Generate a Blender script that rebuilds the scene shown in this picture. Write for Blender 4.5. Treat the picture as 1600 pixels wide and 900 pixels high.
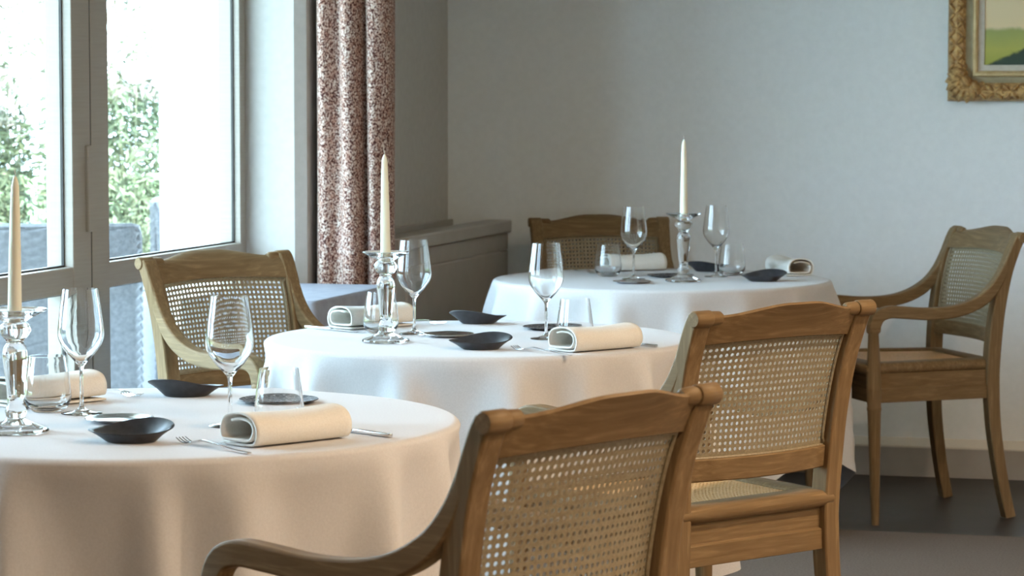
import bpy, math, random
from mathutils import Vector, Matrix

for o in list(bpy.data.objects):
    bpy.data.objects.remove(o, do_unlink=True)
S = bpy.context.scene
C = S.collection
R = math.radians
PI = math.pi

# ------------------------------------------------------------------ camera, sky, sun, exposure
YAW = 15.2
cam_d = bpy.data.cameras.new('camera')
cam = bpy.data.objects.new('camera', cam_d)
C.objects.link(cam)
cam.location = (0.0, 0.0, 1.3197)
cam.rotation_euler = (R(90.0 - 3.993), 0.0, R(YAW))
cam_d.sensor_fit = 'HORIZONTAL'
cam_d.sensor_width = 36.0
cam_d.lens = 36.0 * 4330.3 / 1600.0
cam_d.clip_start = 0.05
cam_d.clip_end = 200.0
cam_d.dof.use_dof = True
cam_d.dof.focus_distance = 5.6
cam_d.dof.aperture_fstop = 11.0
S.camera = cam

world = bpy.data.worlds.new('sky')
S.world = world
world.use_nodes = True
bg = world.node_tree.nodes['Background']
bg.inputs['Color'].default_value = (0.57, 0.80, 1.0, 1.0)
bg.inputs['Strength'].default_value = 13.0

sun_d = bpy.data.lights.new('sun', 'SUN')
sun_d.energy = 9.0
sun_d.angle = R(1.0)
sun_d.color = (1.0, 0.93, 0.80)
sun = bpy.data.objects.new('sun', sun_d)
C.objects.link(sun)
sun.rotation_euler = Vector((-0.62, 0.42, -0.66)).to_track_quat('-Z', 'Y').to_euler()

S.view_settings.view_transform = 'Standard'
S.view_settings.look = 'None'
S.view_settings.gamma = 1.0
S.view_settings.exposure = 0.50
S.view_settings.use_curve_mapping = False
S.cycles.max_bounces = 14
S.cycles.diffuse_bounces = 6
S.cycles.glossy_bounces = 6
S.cycles.transmission_bounces = 14
S.cycles.transparent_max_bounces = 24
S.cycles.blur_glossy = 0.5
S.cycles.sample_clamp_indirect = 8.0

# ------------------------------------------------------------------ materials
M = {}

def new_mat(name):
    m = bpy.data.materials.new(name)
    m.use_nodes = True
    nt = m.node_tree
    return m, nt, nt.nodes['Principled BSDF']

def ramp(nt, fac, stops):
    r = nt.nodes.new('ShaderNodeValToRGB')
    while len(r.color_ramp.elements) < len(stops):
        r.color_ramp.elements.new(0.5)
    for e, (p, c) in zip(r.color_ramp.elements, stops):
        e.position = p
        e.color = (c[0], c[1], c[2], 1.0)
    nt.links.new(fac, r.inputs['Fac'])
    return r.outputs['Color']

def coords(nt, scale, kind='Object'):
    tc = nt.nodes.new('ShaderNodeTexCoord')
    mp = nt.nodes.new('ShaderNodeMapping')
    mp.inputs['Scale'].default_value = scale
    nt.links.new(tc.outputs[kind], mp.inputs['Vector'])
    return mp.outputs['Vector']

def noise(nt, vec, scale, detail=4.0, rough=0.55, dist=0.0):
    n = nt.nodes.new('ShaderNodeTexNoise')
    n.inputs['Scale'].default_value = scale
    n.inputs['Detail'].default_value = detail
    n.inputs['Roughness'].default_value = rough
    n.inputs['Distortion'].default_value = dist
    nt.links.new(vec, n.inputs['Vector'])
    return n.outputs['Fac']

def bump(nt, p, h, strength, dist):
    b = nt.nodes.new('ShaderNodeBump')
    b.inputs['Strength'].default_value = strength
    b.inputs['Distance'].default_value = dist
    nt.links.new(h, b.inputs['Height'])
    nt.links.new(b.outputs['Normal'], p.inputs['Normal'])

def mat_noise(name, c1, c2, scale=(1, 1, 1), ns=6.0, rough=0.6, bs=0.0, bd=0.002, detail=4.0, lo=0.3, hi=0.7, spec=0.5, metal=0.0, dist=0.0, sheen=0.0):
    m, nt, p = new_mat(name)
    v = coords(nt, scale)
    n = noise(nt, v, ns, detail, dist=dist)
    nt.links.new(ramp(nt, n, [(lo, c1), (hi, c2)]), p.inputs['Base Color'])
    p.inputs['Roughness'].default_value = rough
    p.inputs['Specular IOR Level'].default_value = spec
    p.inputs['Metallic'].default_value = metal
    if sheen:
        p.inputs['Sheen Weight'].default_value = sheen
    if bs:
        bump(nt, p, n, bs, bd)
    M[name] = m
    return m

WOOD = ((0.140, 0.088, 0.042), (0.285, 0.192, 0.100))
def wood(name, scale):
    m, nt, p = new_mat(name)
    v = coords(nt, scale)
    n1 = noise(nt, v, 5.0, 6.0, 0.62, 0.6)
    c = ramp(nt, n1, [(0.28, WOOD[0]), (0.55, (0.195, 0.127, 0.064)), (0.75, WOOD[1])])
    nt.links.new(c, p.inputs['Base Color'])
    p.inputs['Roughness'].default_value = 0.5
    p.inputs['Specular IOR Level'].default_value = 0.2
    p.inputs['Specular Tint'].default_value = (1.0, 0.86, 0.62, 1.0)
    bump(nt, p, n1, 0.25, 0.002)
    M[name] = m
wood('wood_x', (1.2, 22, 22))
wood('wood_y', (22, 1.2, 22))
wood('wood_z', (22, 22, 1.2))
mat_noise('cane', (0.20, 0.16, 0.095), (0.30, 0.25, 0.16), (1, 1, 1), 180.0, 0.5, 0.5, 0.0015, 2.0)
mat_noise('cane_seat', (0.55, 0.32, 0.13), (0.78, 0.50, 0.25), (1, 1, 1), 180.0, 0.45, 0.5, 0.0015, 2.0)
mat_noise('cloth_white', (0.575, 0.565, 0.565), (0.625, 0.615, 0.615), (1, 1, 1), 260.0, 0.85, 0.10, 0.0006, 2.0, spec=0.2, sheen=0.1)
mat_noise('cloth_napkin', (0.72, 0.695, 0.64), (0.79, 0.765, 0.71), (1, 1, 1), 300.0, 0.85, 0.12, 0.0006, 2.0, spec=0.2)
mat_noise('cloth_grey', (0.25, 0.26, 0.30), (0.31, 0.32, 0.36), (1, 1, 1), 22.0, 0.8, 0.15, 0.001, 4.0, spec=0.25)
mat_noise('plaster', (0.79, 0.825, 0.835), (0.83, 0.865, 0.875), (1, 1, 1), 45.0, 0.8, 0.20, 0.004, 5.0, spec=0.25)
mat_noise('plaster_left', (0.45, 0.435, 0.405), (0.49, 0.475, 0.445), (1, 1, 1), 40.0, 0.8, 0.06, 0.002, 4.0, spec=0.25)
mat_noise('ceiling_paint', (0.62, 0.58, 0.52), (0.66, 0.62, 0.56), (1, 1, 1), 20.0, 0.9, spec=0.2)
mat_noise('trim_paint', (0.36, 0.335, 0.30), (0.39, 0.365, 0.33), (1, 1, 1), 15.0, 0.5, spec=0.4)
mat_noise('trim_lit', (0.66, 0.62, 0.54), (0.70, 0.66, 0.58), (1, 1, 1), 15.0, 0.5, spec=0.4)
mat_noise('frame_paint', (0.30, 0.265, 0.22), (0.33, 0.295, 0.25), (1, 1, 30), 6.0, 0.45, 0.05, 0.001, spec=0.45)
mat_noise('dark_gap', (0.03, 0.028, 0.025), (0.045, 0.04, 0.035), (1, 1, 1), 10.0, 0.7)
mat_noise('dark_floor', (0.026, 0.024, 0.024), (0.042, 0.038, 0.036), (1, 1, 1), 9.0, 0.45, 0.1, 0.002, 6.0, spec=0.4)
mat_noise('carpet', (0.13, 0.105, 0.088), (0.19, 0.155, 0.13), (1, 1, 1), 160.0, 0.95, 0.5, 0.004, 4.0, spec=0.1)
mat_noise('stone', (0.36, 0.345, 0.31), (0.44, 0.425, 0.39), (1, 1, 1), 4.0, 0.8, 0.1, 0.003, 6.0)
mat_noise('lawn', (0.12, 0.20, 0.05), (0.22, 0.32, 0.09), (1, 1, 1), 25.0, 0.9, 0.4, 0.02, 5.0)
mat_noise('render_white', (0.86, 0.87, 0.86), (0.90, 0.91, 0.90), (1, 1, 1), 30.0, 0.8, 0.05, 0.002)
mat_noise('wicker', (0.045, 0.044, 0.048), (0.09, 0.088, 0.092), (1, 1, 1), 60.0, 0.55, 0.2, 0.003, 3.0)
mat_noise('bamboo_leaf', (0.06, 0.085, 0.04), (0.17, 0.19, 0.10), (1, 1, 1), 3.5, 0.5, detail=6.0, lo=0.35, hi=0.65)
mat_noise('overexposed_leaf', (0.10, 0.10, 0.07), (0.26, 0.24, 0.17), (1, 1, 1), 3.5, 0.5, detail=6.0, lo=0.35, hi=0.65)  # tan base colour stands in for overexposure of the upper bamboo leaves
mat_noise('bamboo_culm', (0.09, 0.10, 0.05), (0.16, 0.16, 0.08), (8, 8, 1), 5.0, 0.5)
mat_noise('slate_glaze', (0.022, 0.022, 0.026), (0.040, 0.040, 0.046), (1, 1, 1), 80.0, 0.36, 0.2, 0.001, 4.0, spec=0.5)
mat_noise('wax', (0.82, 0.80, 0.64), (0.85, 0.83, 0.68), (1, 1, 1), 12.0, 0.4, spec=0.4)
M['wax'].node_tree.nodes['Principled BSDF'].inputs['Subsurface Weight'].default_value = 0.15
M['wax'].node_tree.nodes['Principled BSDF'].inputs['Subsurface Radius'].default_value = (0.01, 0.007, 0.004)
mat_noise('wick', (0.45, 0.42, 0.36), (0.6, 0.56, 0.5), (1, 1, 1), 90.0, 0.9)
mat_noise('steel', (0.62, 0.62, 0.63), (0.70, 0.70, 0.71), (1, 1, 1), 30.0, 0.16, metal=1.0)
mat_noise('gilt', (0.25, 0.125, 0.042), (0.72, 0.47, 0.19), (1, 1, 1), 55.0, 0.42, 0.9, 0.012, 5.0, metal=0.35, dist=0.8)
mat_noise('gilt_plain', (0.48, 0.34, 0.16), (0.68, 0.52, 0.28), (1, 1, 1), 30.0, 0.45, 0.2, 0.003, 4.0, metal=0.3)
mat_noise('frame_olive', (0.30, 0.27, 0.17), (0.38, 0.345, 0.225), (1, 1, 1), 40.0, 0.55, 0.15, 0.002, 4.0)
mat_noise('liner', (0.56, 0.53, 0.46), (0.64, 0.61, 0.54), (1, 1, 1), 60.0, 0.7)
mat_noise('lamp_metal', (0.7, 0.7, 0.7), (0.8, 0.8, 0.8), (1, 1, 1), 20.0, 0.3, metal=1.0)

# patterned dark dish: fine lace relief
m, nt, p = new_mat('lace_dish')
v = coords(nt, (1, 1, 1))
vo = nt.nodes.new('ShaderNodeTexVoronoi')
vo.feature = 'DISTANCE_TO_EDGE'
vo.inputs['Scale'].default_value = 85.0
nt.links.new(v, vo.inputs['Vector'])
nt.links.new(ramp(nt, vo.outputs['Distance'], [(0.02, (0.25, 0.24, 0.24)), (0.07, (0.020, 0.018, 0.020))]), p.inputs['Base Color'])
p.inputs['Roughness'].default_value = 0.5
p.inputs['Specular IOR Level'].default_value = 0.25
bump(nt, p, vo.outputs['Distance'], 0.5, 0.001)
M['lace_dish'] = m

# curtain: woven speckle of cream, mauve and dark brown
m, nt, p = new_mat('curtain_speckle')
v = coords(nt, (1, 1, 0.8))
n1 = noise(nt, v, 210.0, 1.5, 0.5, 0.3)
n2 = noise(nt, v, 60.0, 2.0)
c1 = ramp(nt, n1, [(0.40, (0.085, 0.040, 0.036)), (0.47, (0.26, 0.145, 0.12)), (0.54, (0.58, 0.45, 0.38)), (0.66, (0.70, 0.62, 0.54))])
c2 = ramp(nt, n2, [(0.35, (0.72, 0.55, 0.50)), (0.65, (1.0, 1.0, 1.0))])
mx = nt.nodes.new('ShaderNodeMix')
mx.data_type = 'RGBA'
mx.blend_type = 'MULTIPLY'
mx.inputs['Factor'].default_value = 1.0
nt.links.new(c1, mx.inputs[6])
nt.links.new(c2, mx.inputs[7])
nt.links.new(mx.outputs[2], p.inputs['Base Color'])
p.inputs['Roughness'].default_value = 0.9
p.inputs['Specular IOR Level'].default_value = 0.1
bump(nt, p, n1, 0.3, 0.003)
M['curtain_speckle'] = m

# painted landscape: pale ochre sky over a green meadow and a dark bush
m, nt, p = new_mat('painting')
tc = nt.nodes.new('ShaderNodeTexCoord')
sep = nt.nodes.new('ShaderNodeSeparateXYZ')
nt.links.new(tc.outputs['Object'], sep.inputs[0])
nz = noise(nt, tc.outputs['Object'], 14.0, 5.0)
def mth(op, a, b):
    n = nt.nodes.new('ShaderNodeMath')
    n.operation = op
    for i, q in enumerate((a, b)):
        if isinstance(q, (int, float)):
            n.inputs[i].default_value = q
        else:
            nt.links.new(q, n.inputs[i])
    return n.outputs[0]
zz = mth('ADD', sep.outputs['Z'], mth('MULTIPLY', mth('SUBTRACT', nz, 0.5), 0.05))
land = ramp(nt, zz, [(0.0, (0.34, 0.36, 0.06)), (0.05, (0.46, 0.46, 0.10)), (0.112, (0.34, 0.38, 0.12)), (0.128, (0.82, 0.66, 0.40)), (0.6, (0.86, 0.76, 0.54))])
hill = mth('SUBTRACT', mth('MULTIPLY', sep.outputs['X'], 0.42), zz)
mask = ramp(nt, mth('ADD', mth('MULTIPLY', hill, 12.0), 0.5), [(0.45, (0, 0, 0)), (0.55, (1, 1, 1))])
mx = nt.nodes.new('ShaderNodeMix')
mx.data_type = 'RGBA'
nt.links.new(mask, mx.inputs['Factor'])
nt.links.new(land, mx.inputs[6])
mx.inputs[7].default_value = (0.025, 0.055, 0.035, 1)
nt.links.new(mx.outputs[2], p.inputs['Base Color'])
p.inputs['Roughness'].default_value = 0.45
bump(nt, p, nz, 0.3, 0.003)
M['painting'] = m

# glass
m, nt, p = new_mat('crystal')
p.inputs['Base Color'].default_value = (0.985, 0.99, 0.99, 1)
p.inputs['Roughness'].default_value = 0.0
p.inputs['Transmission Weight'].default_value = 1.0
p.inputs['IOR'].default_value = 1.5
M['crystal'] = m
m = bpy.data.materials.new('window_glass')
m.use_nodes = True
nt = m.node_tree
nt.nodes.clear()
out = nt.nodes.new('ShaderNodeOutputMaterial')
mixs = nt.nodes.new('ShaderNodeMixShader')
tr = nt.nodes.new('ShaderNodeBsdfTransparent')
tr.inputs['Color'].default_value = (0.97, 0.985, 0.98, 1)
gl = nt.nodes.new('ShaderNodeBsdfGlossy')
gl.inputs['Roughness'].default_value = 0.02
mixs.inputs[0].default_value = 0.04
nt.links.new(tr.outputs[0], mixs.inputs[1])
nt.links.new(gl.outputs[0], mixs.inputs[2])
nt.links.new(mixs.outputs[0], out.inputs[0])
M['window_glass'] = m
m, nt, p = new_mat('lamp_glow')
p.inputs['Base Color'].default_value = (1, 0.8, 0.55, 1)
p.inputs['Emission Color'].default_value = (1.0, 0.66, 0.36, 1)
p.inputs['Emission Strength'].default_value = 12.0
M['lamp_glow'] = m

# ------------------------------------------------------------------ mesh helpers
def cat(pts, n):
    """Catmull-Rom through pts, n steps a span"""
    P = [Vector(p) for p in pts]
    P = [P[0] * 2 - P[1]] + P + [P[-1] * 2 - P[-2]]
    out = []
    for i in range(1, len(P) - 2):
        a, b, c, d = P[i - 1], P[i], P[i + 1], P[i + 2]
        for k in range(n):
            t = k / n
            out.append(0.5 * ((2 * b) + (c - a) * t + (2 * a - 5 * b + 4 * c - d) * t * t + (3 * b - a - 3 * c + d) * t ** 3))
    out.append(P[-2])
    return out

class MB:
    def __init__(s):
        s.v = []
        s.f = []
    def add(s, vs, fs):
        b = len(s.v)
        s.v += [tuple(v) for v in vs]
        s.f += [tuple(i + b for i in f) for f in fs]
        return s
    def box(s, x0, x1, y0, y1, z0, z1):
        vs = [(x, y, z) for z in (z0, z1) for y in (y0, y1) for x in (x0, x1)]
        return s.add(vs, [(0, 2, 3, 1), (4, 5, 7, 6), (0, 1, 5, 4), (2, 6, 7, 3), (0, 4, 6, 2), (1, 3, 7, 5)])
    def loops(s, rings, closed=True, cap=True):
        n = len(rings[0])
        vs = [p for r in rings for p in r]
        fs = []
        for i in range(len(rings) - 1):
            for j in range(n if closed else n - 1):
                k = (j + 1) % n
                fs.append((i * n + j, i * n + k, (i + 1) * n + k, (i + 1) * n + j))
        if cap:
            fs.append(tuple(range(n - 1, -1, -1)))
            m = (len(rings) - 1) * n
            fs.append(tuple(m + j for j in range(n)))
        return s.add(vs, fs)
    def band(s, path, wx, th):
        """rectangular section swept in the y-z plane; wx across x, th across the path"""
        rings = []
        N = len(path)
        for i, p in enumerate(path):
            a, b = path[max(i - 1, 0)], path[min(i + 1, N - 1)]
            t = (b - a)
            t = Vector((0, t.y, t.z)).normalized()
            n = Vector((0, -t.z, t.y))
            q = i / (N - 1)
            w = (wx(q) if callable(wx) else wx) / 2
            h = (th(q) if callable(th) else th) / 2
            X = Vector((1, 0, 0))
            rings.append([p - X * w - n * h, p + X * w - n * h, p + X * w + n * h, p - X * w + n * h])
        return s.loops(rings)
    def tube(s, path, r, n=8):
        rings = []
        N = len(path)
        for i, p in enumerate(path):
            a, b = path[max(i - 1, 0)], path[min(i + 1, N - 1)]
            t = (b - a).normalized()
            u = t.cross(Vector((0, 0, 1)) if abs(t.z) < 0.9 else Vector((0, 1, 0))).normalized()
            w = t.cross(u)
            rr = r(i / (N - 1)) if callable(r) else r
            rings.append([p + u * (rr * math.cos(2 * PI * k / n)) + w * (rr * math.sin(2 * PI * k / n)) for k in range(n)])
        return s.loops(rings)
    def lathe(s, prof, n=32, c=(0, 0, 0), closed_profile=False):
        """prof of (r, z); r == 0 makes a pole"""
        idx = []
        vs = []
        for r, z in prof:
            if r <= 1e-7:
                idx.append([len(vs)] * n)
                vs.append((c[0], c[1], c[2] + z))
            else:
                idx.append(list(range(len(vs), len(vs) + n)))
                vs += [(c[0] + r * math.cos(2 * PI * k / n), c[1] + r * math.sin(2 * PI * k / n), c[2] + z) for k in range(n)]
        fs = []
        m = len(prof)
        for i in range(m if closed_profile else m - 1):
            A, B = idx[i], idx[(i + 1) % m]
            for k in range(n):
                l = (k + 1) % n
                q = [A[k], A[l], B[l], B[k]]
                u = []
                for w in q:
                    if w not in u:
                        u.append(w)
                if len(u) > 2:
                    fs.append(tuple(u))
        return s.add(vs, fs)
    def build(s, name, mat, parent=None, bevel=0.0, sharp=40, segs=2, subsurf=0, flat=False, solid=0.0):
        me = bpy.data.meshes.new(name)
        me.from_pydata(s.v, [], s.f)
        me.validate()
        me.update()
        if not flat:
            me.polygons.foreach_set('use_smooth', [True] * len(me.polygons))
            me.set_sharp_from_angle(angle=R(sharp))
        me.materials.append(M[mat])
        o = bpy.data.objects.new(name, me)
        C.objects.link(o)
        if parent is not None:
            o.parent = parent
        if solid:
            q = o.modifiers.new('solid', 'SOLIDIFY')
            q.thickness = solid
            q.offset = 0
        if bevel:
            q = o.modifiers.new('bevel', 'BEVEL')
            q.width = bevel
            q.segments = segs
            q.limit_method = 'ANGLE'
            q.angle_limit = R(40)
            q.harden_normals = False
        if subsurf:
            q = o.modifiers.new('sub', 'SUBSURF')
            q.levels = q.render_levels = subsurf
        return o

def tag(o, label, category, group=None):
    o['label'] = label
    o['category'] = category
    if group:
        o['group'] = group
    return o

def empty(name, loc=(0, 0, 0), rz=0.0):
    o = bpy.data.objects.new(name, None)
    C.objects.link(o)
    o.location = loc
    o.rotation_euler = (0, 0, rz)
    o.empty_display_size = 0.1
    return o

def copy_tree(o, parent=None):
    c = o.copy()
    C.objects.link(c)
    if parent is not None:
        c.parent = parent
    for ch in o.children:
        copy_tree(ch, c)
    return c

def struct(o):
    o['kind'] = 'structure'
    return o

def box_obj(name, mat, x0, x1, y0, y1, z0, z1, parent=None, bevel=0.0):
    cx, cy = (x0 + x1) / 2, (y0 + y1) / 2
    if parent is None:
        o = MB().box(x0 - cx, x1 - cx, y0 - cy, y1 - cy, 0, z1 - z0).build(name, mat, None, bevel)
        o.location = (cx, cy, z0)
        return o
    return MB().box(x0, x1, y0, y1, z0, z1).build(name, mat, parent, bevel)

# ------------------------------------------------------------------ room shell
XL, XR, YB, YF, ZC = -2.843, 4.2, 9.585, -3.2, 2.75      # left wall face, right wall, back wall, wall behind, ceiling
XO = -3.115                                              # outer face of the window wall
REV = 8.03                                               # far reveal of the first window
struct(box_obj('floor', 'dark_floor', XO, XR + 0.2, YF - 0.2, YB + 0.2, -0.15, 0.0))
struct(box_obj('ceiling', 'ceiling_paint', XO - 1.05, XR + 0.2, YF - 0.2, YB + 0.2, ZC, ZC + 0.25))  # overhang beyond the window wall is added, unseen, to cut steep skylight
struct(box_obj('wall_back', 'plaster', XO, XR + 0.2, YB, YB + 0.2, 0, ZC))
struct(box_obj('wall_right', 'plaster', XR, XR + 0.2, YF, YB, 0, ZC))
struct(box_obj('wall_front', 'plaster', XO, XR, YF - 0.2, YF, 0, ZC))
# window wall: three tall openings, the far reveal with a chamfered inner corner
OPEN = [(5.655, 8.03), (3.80, 5.325)]
ZH = 2.42
mb = MB()
def pier(y0, y1, ch0, ch1):
    c = 0.03
    pl = [(XO, y0), (XL - (c if ch0 else 0), y0)]
    if ch0:
        pl.append((XL, y0 + c))
    if ch1:
        pl.append((XL, y1 - c))
    pl += [(XL - (c if ch1 else 0), y1), (XO, y1)]
    mb.loops([[(x, y, 0) for x, y in pl], [(x, y, ZH) for x, y in pl]])
pier(REV, YB, True, False)
pier(5.325, 5.655, True, True)
pier(YF, 3.80, False, True)
mb.box(XO, XL, YF, YB, ZH, ZC)
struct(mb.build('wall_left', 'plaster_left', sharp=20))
# carpet lying up to the darker strip by the back wall
struct(box_obj('floor_carpet', 'carpet', XL + 0.01, XR, YF, 8.253, 0.0, 0.012))

# skirting of the back wall: flat board, top slope coloured as if lit
mb = MB()
prof = [(0, 0), (-0.022, 0), (-0.022, 0.100), (0, 0.100)]
mb.loops([[(XL + 0.23, YB + d, z) for d, z in prof], [(XR, YB + d, z) for d, z in prof]])
bb = struct(mb.build('baseboard_back', 'trim_paint', sharp=15))
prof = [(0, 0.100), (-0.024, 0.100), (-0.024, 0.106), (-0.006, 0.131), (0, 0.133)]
MB().loops([[(XL + 0.23, YB + d, z) for d, z in prof], [(XR, YB + d, z) for d, z in prof]]).build('lit_chamfer', 'trim_lit', bb, sharp=15)

# ------------------------------------------------------------------ windows
FX0, FX1, GX = -3.105, -3.030, -3.058
def french_window(idx, y0, y1):
    w = empty('window_%d' % idx, (0, 0, 0))
    struct(w)
    mid = (y0 + y1) / 2
    j = 0.045
    # outer frame
    mb = MB()
    mb.box(FX0, FX1, y0, y0 + j, 0, ZH)
    mb.build('frame_jamb', 'frame_paint', w, 0.003)
    mb = MB().box(FX0, FX1, y1 - j, y1, 0, ZH)
    mb.build('frame_jamb', 'frame_paint', w, 0.003)
    MB().box(FX0, FX1, y0 + j, y1 - j, ZH - 0.05, ZH).build('frame_head', 'frame_paint', w, 0.003)
    MB().box(FX0, FX1, y0 + j, y1 - j, 0, 0.03).build('frame_sill', 'frame_paint', w, 0.003)
    for (a, b, s) in ((y0 + j, mid, 1), (mid, y1 - j, -1)):
        # leaf: meeting stile .118 wide, hinge stile slim
        ms = (b - 0.118, b - 0.003) if s == 1 else (a + 0.003, a + 0.118)
        hs = (a, a + 0.012) if s == 1 else (b - 0.012, b)
        leaf = MB().box(FX0 + 0.006, FX1 + 0.008, ms[0], ms[1], 0.03, ZH - 0.05).build('leaf_stile', 'frame_paint', w, 0.003)
        MB().box(FX0 + 0.006, FX1 + 0.002, hs[0], hs[1], 0.03, ZH - 0.05).build('leaf_stile', 'frame_paint', w, 0.002)
        lo, hi = (hs[1], ms[0]) if s == 1 else (ms[1], hs[0])
        for (z0, z1) in ((0.03, 0.16), (0.797, 0.866), (ZH - 0.13, ZH - 0.05)):
            MB().box(FX0 + 0.006, FX1 + 0.006, lo, hi, z0, z1).build('leaf_rail', 'frame_paint', w, 0.003)
        for (z0, z1) in ((0.16, 0.797), (0.866, ZH - 0.13)):
            MB().box(GX - 0.003, GX + 0.003, lo, hi, z0, z1).build('pane', 'window_glass', w, flat=True)
            # glazing gasket and bead
            g = MB()
            for (ya, yb, za, zb) in ((lo, lo + 0.006, z0, z1), (hi - 0.006, hi, z0, z1), (lo, hi, z0, z0 + 0.005), (lo, hi, z1 - 0.005, z1)):
                g.box(GX + 0.003, GX + 0.010, ya, yb, za, zb)
            g.build('gasket', 'dark_gap', w, flat=True)
        if s == 1:
            # recessed pull and seam on the passive stile
            MB().box(FX1 + 0.006, FX1 + 0.018, mid - 0.040, mid - 0.012, 0.955, 1.185).build('pull_bar', 'frame_paint', w, 0.003)
    MB().box(FX0 + 0.02, FX1 + 0.0065, mid - 0.0035, mid + 0.0035, 0.03, ZH - 0.05).build('meeting_gap', 'dark_gap', w, flat=True)
    return w
for i, (a, b) in enumerate(OPEN):
    french_window(i + 1, a, b)

# ------------------------------------------------------------------ outside
struct(box_obj('floor_terrace', 'stone', -9.0, XO, -6.0, 14.0, -0.17, -0.04))
struct(box_obj('ground_garden', 'lawn', -40.0, -9.0, -30.0, 45.0, -0.25, -0.08))
struct(box_obj('ground_garden_side', 'lawn', -9.0, XO, 14.0, 45.0, -0.25, -0.08))
struct(box_obj('wall_outside', 'render_white', -3.56, XO, 8.62, 8.90, -0.04, 3.0))

rnd = random.Random(7)
def bamboo(loc, h, spread, nculm, nleaf, label, mat='bamboo_leaf', top=1.0):
    b = empty('bamboo', loc)
    tag(b, label, 'bamboo', 'bamboo plants behind the terrace')
    cu = MB()
    lf = MB()
    lf_over = MB()
    for i in range(nculm):
        ax, ay = rnd.uniform(-spread, spread) * 0.5, rnd.uniform(-spread, spread) * 0.5
        hh = h * rnd.uniform(0.7, 1.0)
        bx, by = rnd.uniform(-1, 1) * spread * 0.6, rnd.uniform(-1, 1) * spread * 0.6
        path = [Vector((ax + bx * t * t, ay + by * t * t, hh * t)) for t in (0, 0.25, 0.5, 0.75, 1.0)]
        cu.tube(path, lambda q: 0.006 * (1 - 0.7 * q), 5)
    for i in range(nleaf):
        t = 0.04 + 0.62 * rnd.random() if rnd.random() < 0.9 else 0.6 + 0.4 * rnd.random()
        rr = spread * (0.55 + 0.45 * math.sin(PI * min(1, t * 1.1)))
        a = rnd.uniform(0, 2 * PI)
        q = math.sqrt(rnd.random()) * rr
        c = Vector((q * math.cos(a), q * math.sin(a), h * t))
        L = rnd.uniform(0.035, 0.085)
        w = L * rnd.uniform(0.10, 0.17)
        d = Vector((rnd.gauss(0, 1), rnd.gauss(0, 1), rnd.gauss(-0.3, 0.8))).normalized()
        u = d.cross(Vector((rnd.gauss(0, 1), rnd.gauss(0, 1), rnd.gauss(0, 1)))).normalized()
        n = d.cross(u)
        tgt = lf_over if (t > 0.62 and rnd.random() < 0.75) else lf
        tgt.add([c, c + d * L * 0.4 + u * w, c + d * L - n * L * 0.12, c + d * L * 0.4 - u * w], [(0, 1, 2), (0, 2, 3)])
    cu.build('culm', 'bamboo_culm', b)
    for q, nm, mt in ((lf, 'foliage', 'bamboo_leaf'), (lf_over, 'overexposed_foliage', 'overexposed_leaf')):
        if q.f:
            f = q.build(nm, mt, b, flat=True)
            f['kind'] = 'stuff'
    return b
bam = [(-5.35, 12.35, 2.15, 'leafy bamboo beside the white outside wall'),
       (-6.05, 12.2, 1.95, 'dense bamboo in the middle of the right window pane'),
       (-6.75, 12.1, 2.05, 'bamboo seen at the right side of the window mullion'),
       (-7.45, 11.9, 1.85, 'bamboo showing through the middle of the left pane'),
       (-8.15, 11.7, 1.75, 'leftmost bamboo behind the tall front candle'),
       (-6.4, 13.7, 2.9, 'far airy bamboo rising in the right pane'),
       (-8.2, 13.2, 2.7, 'far airy bamboo rising in the left pane')]
for i, (x, y, h, lb) in enumerate(bam):
    far = i >= 5
    bamboo((x, y, -0.04), h, 0.335 if not far else 0.5, 12, 11000 if not far else 3000, lb)

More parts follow.
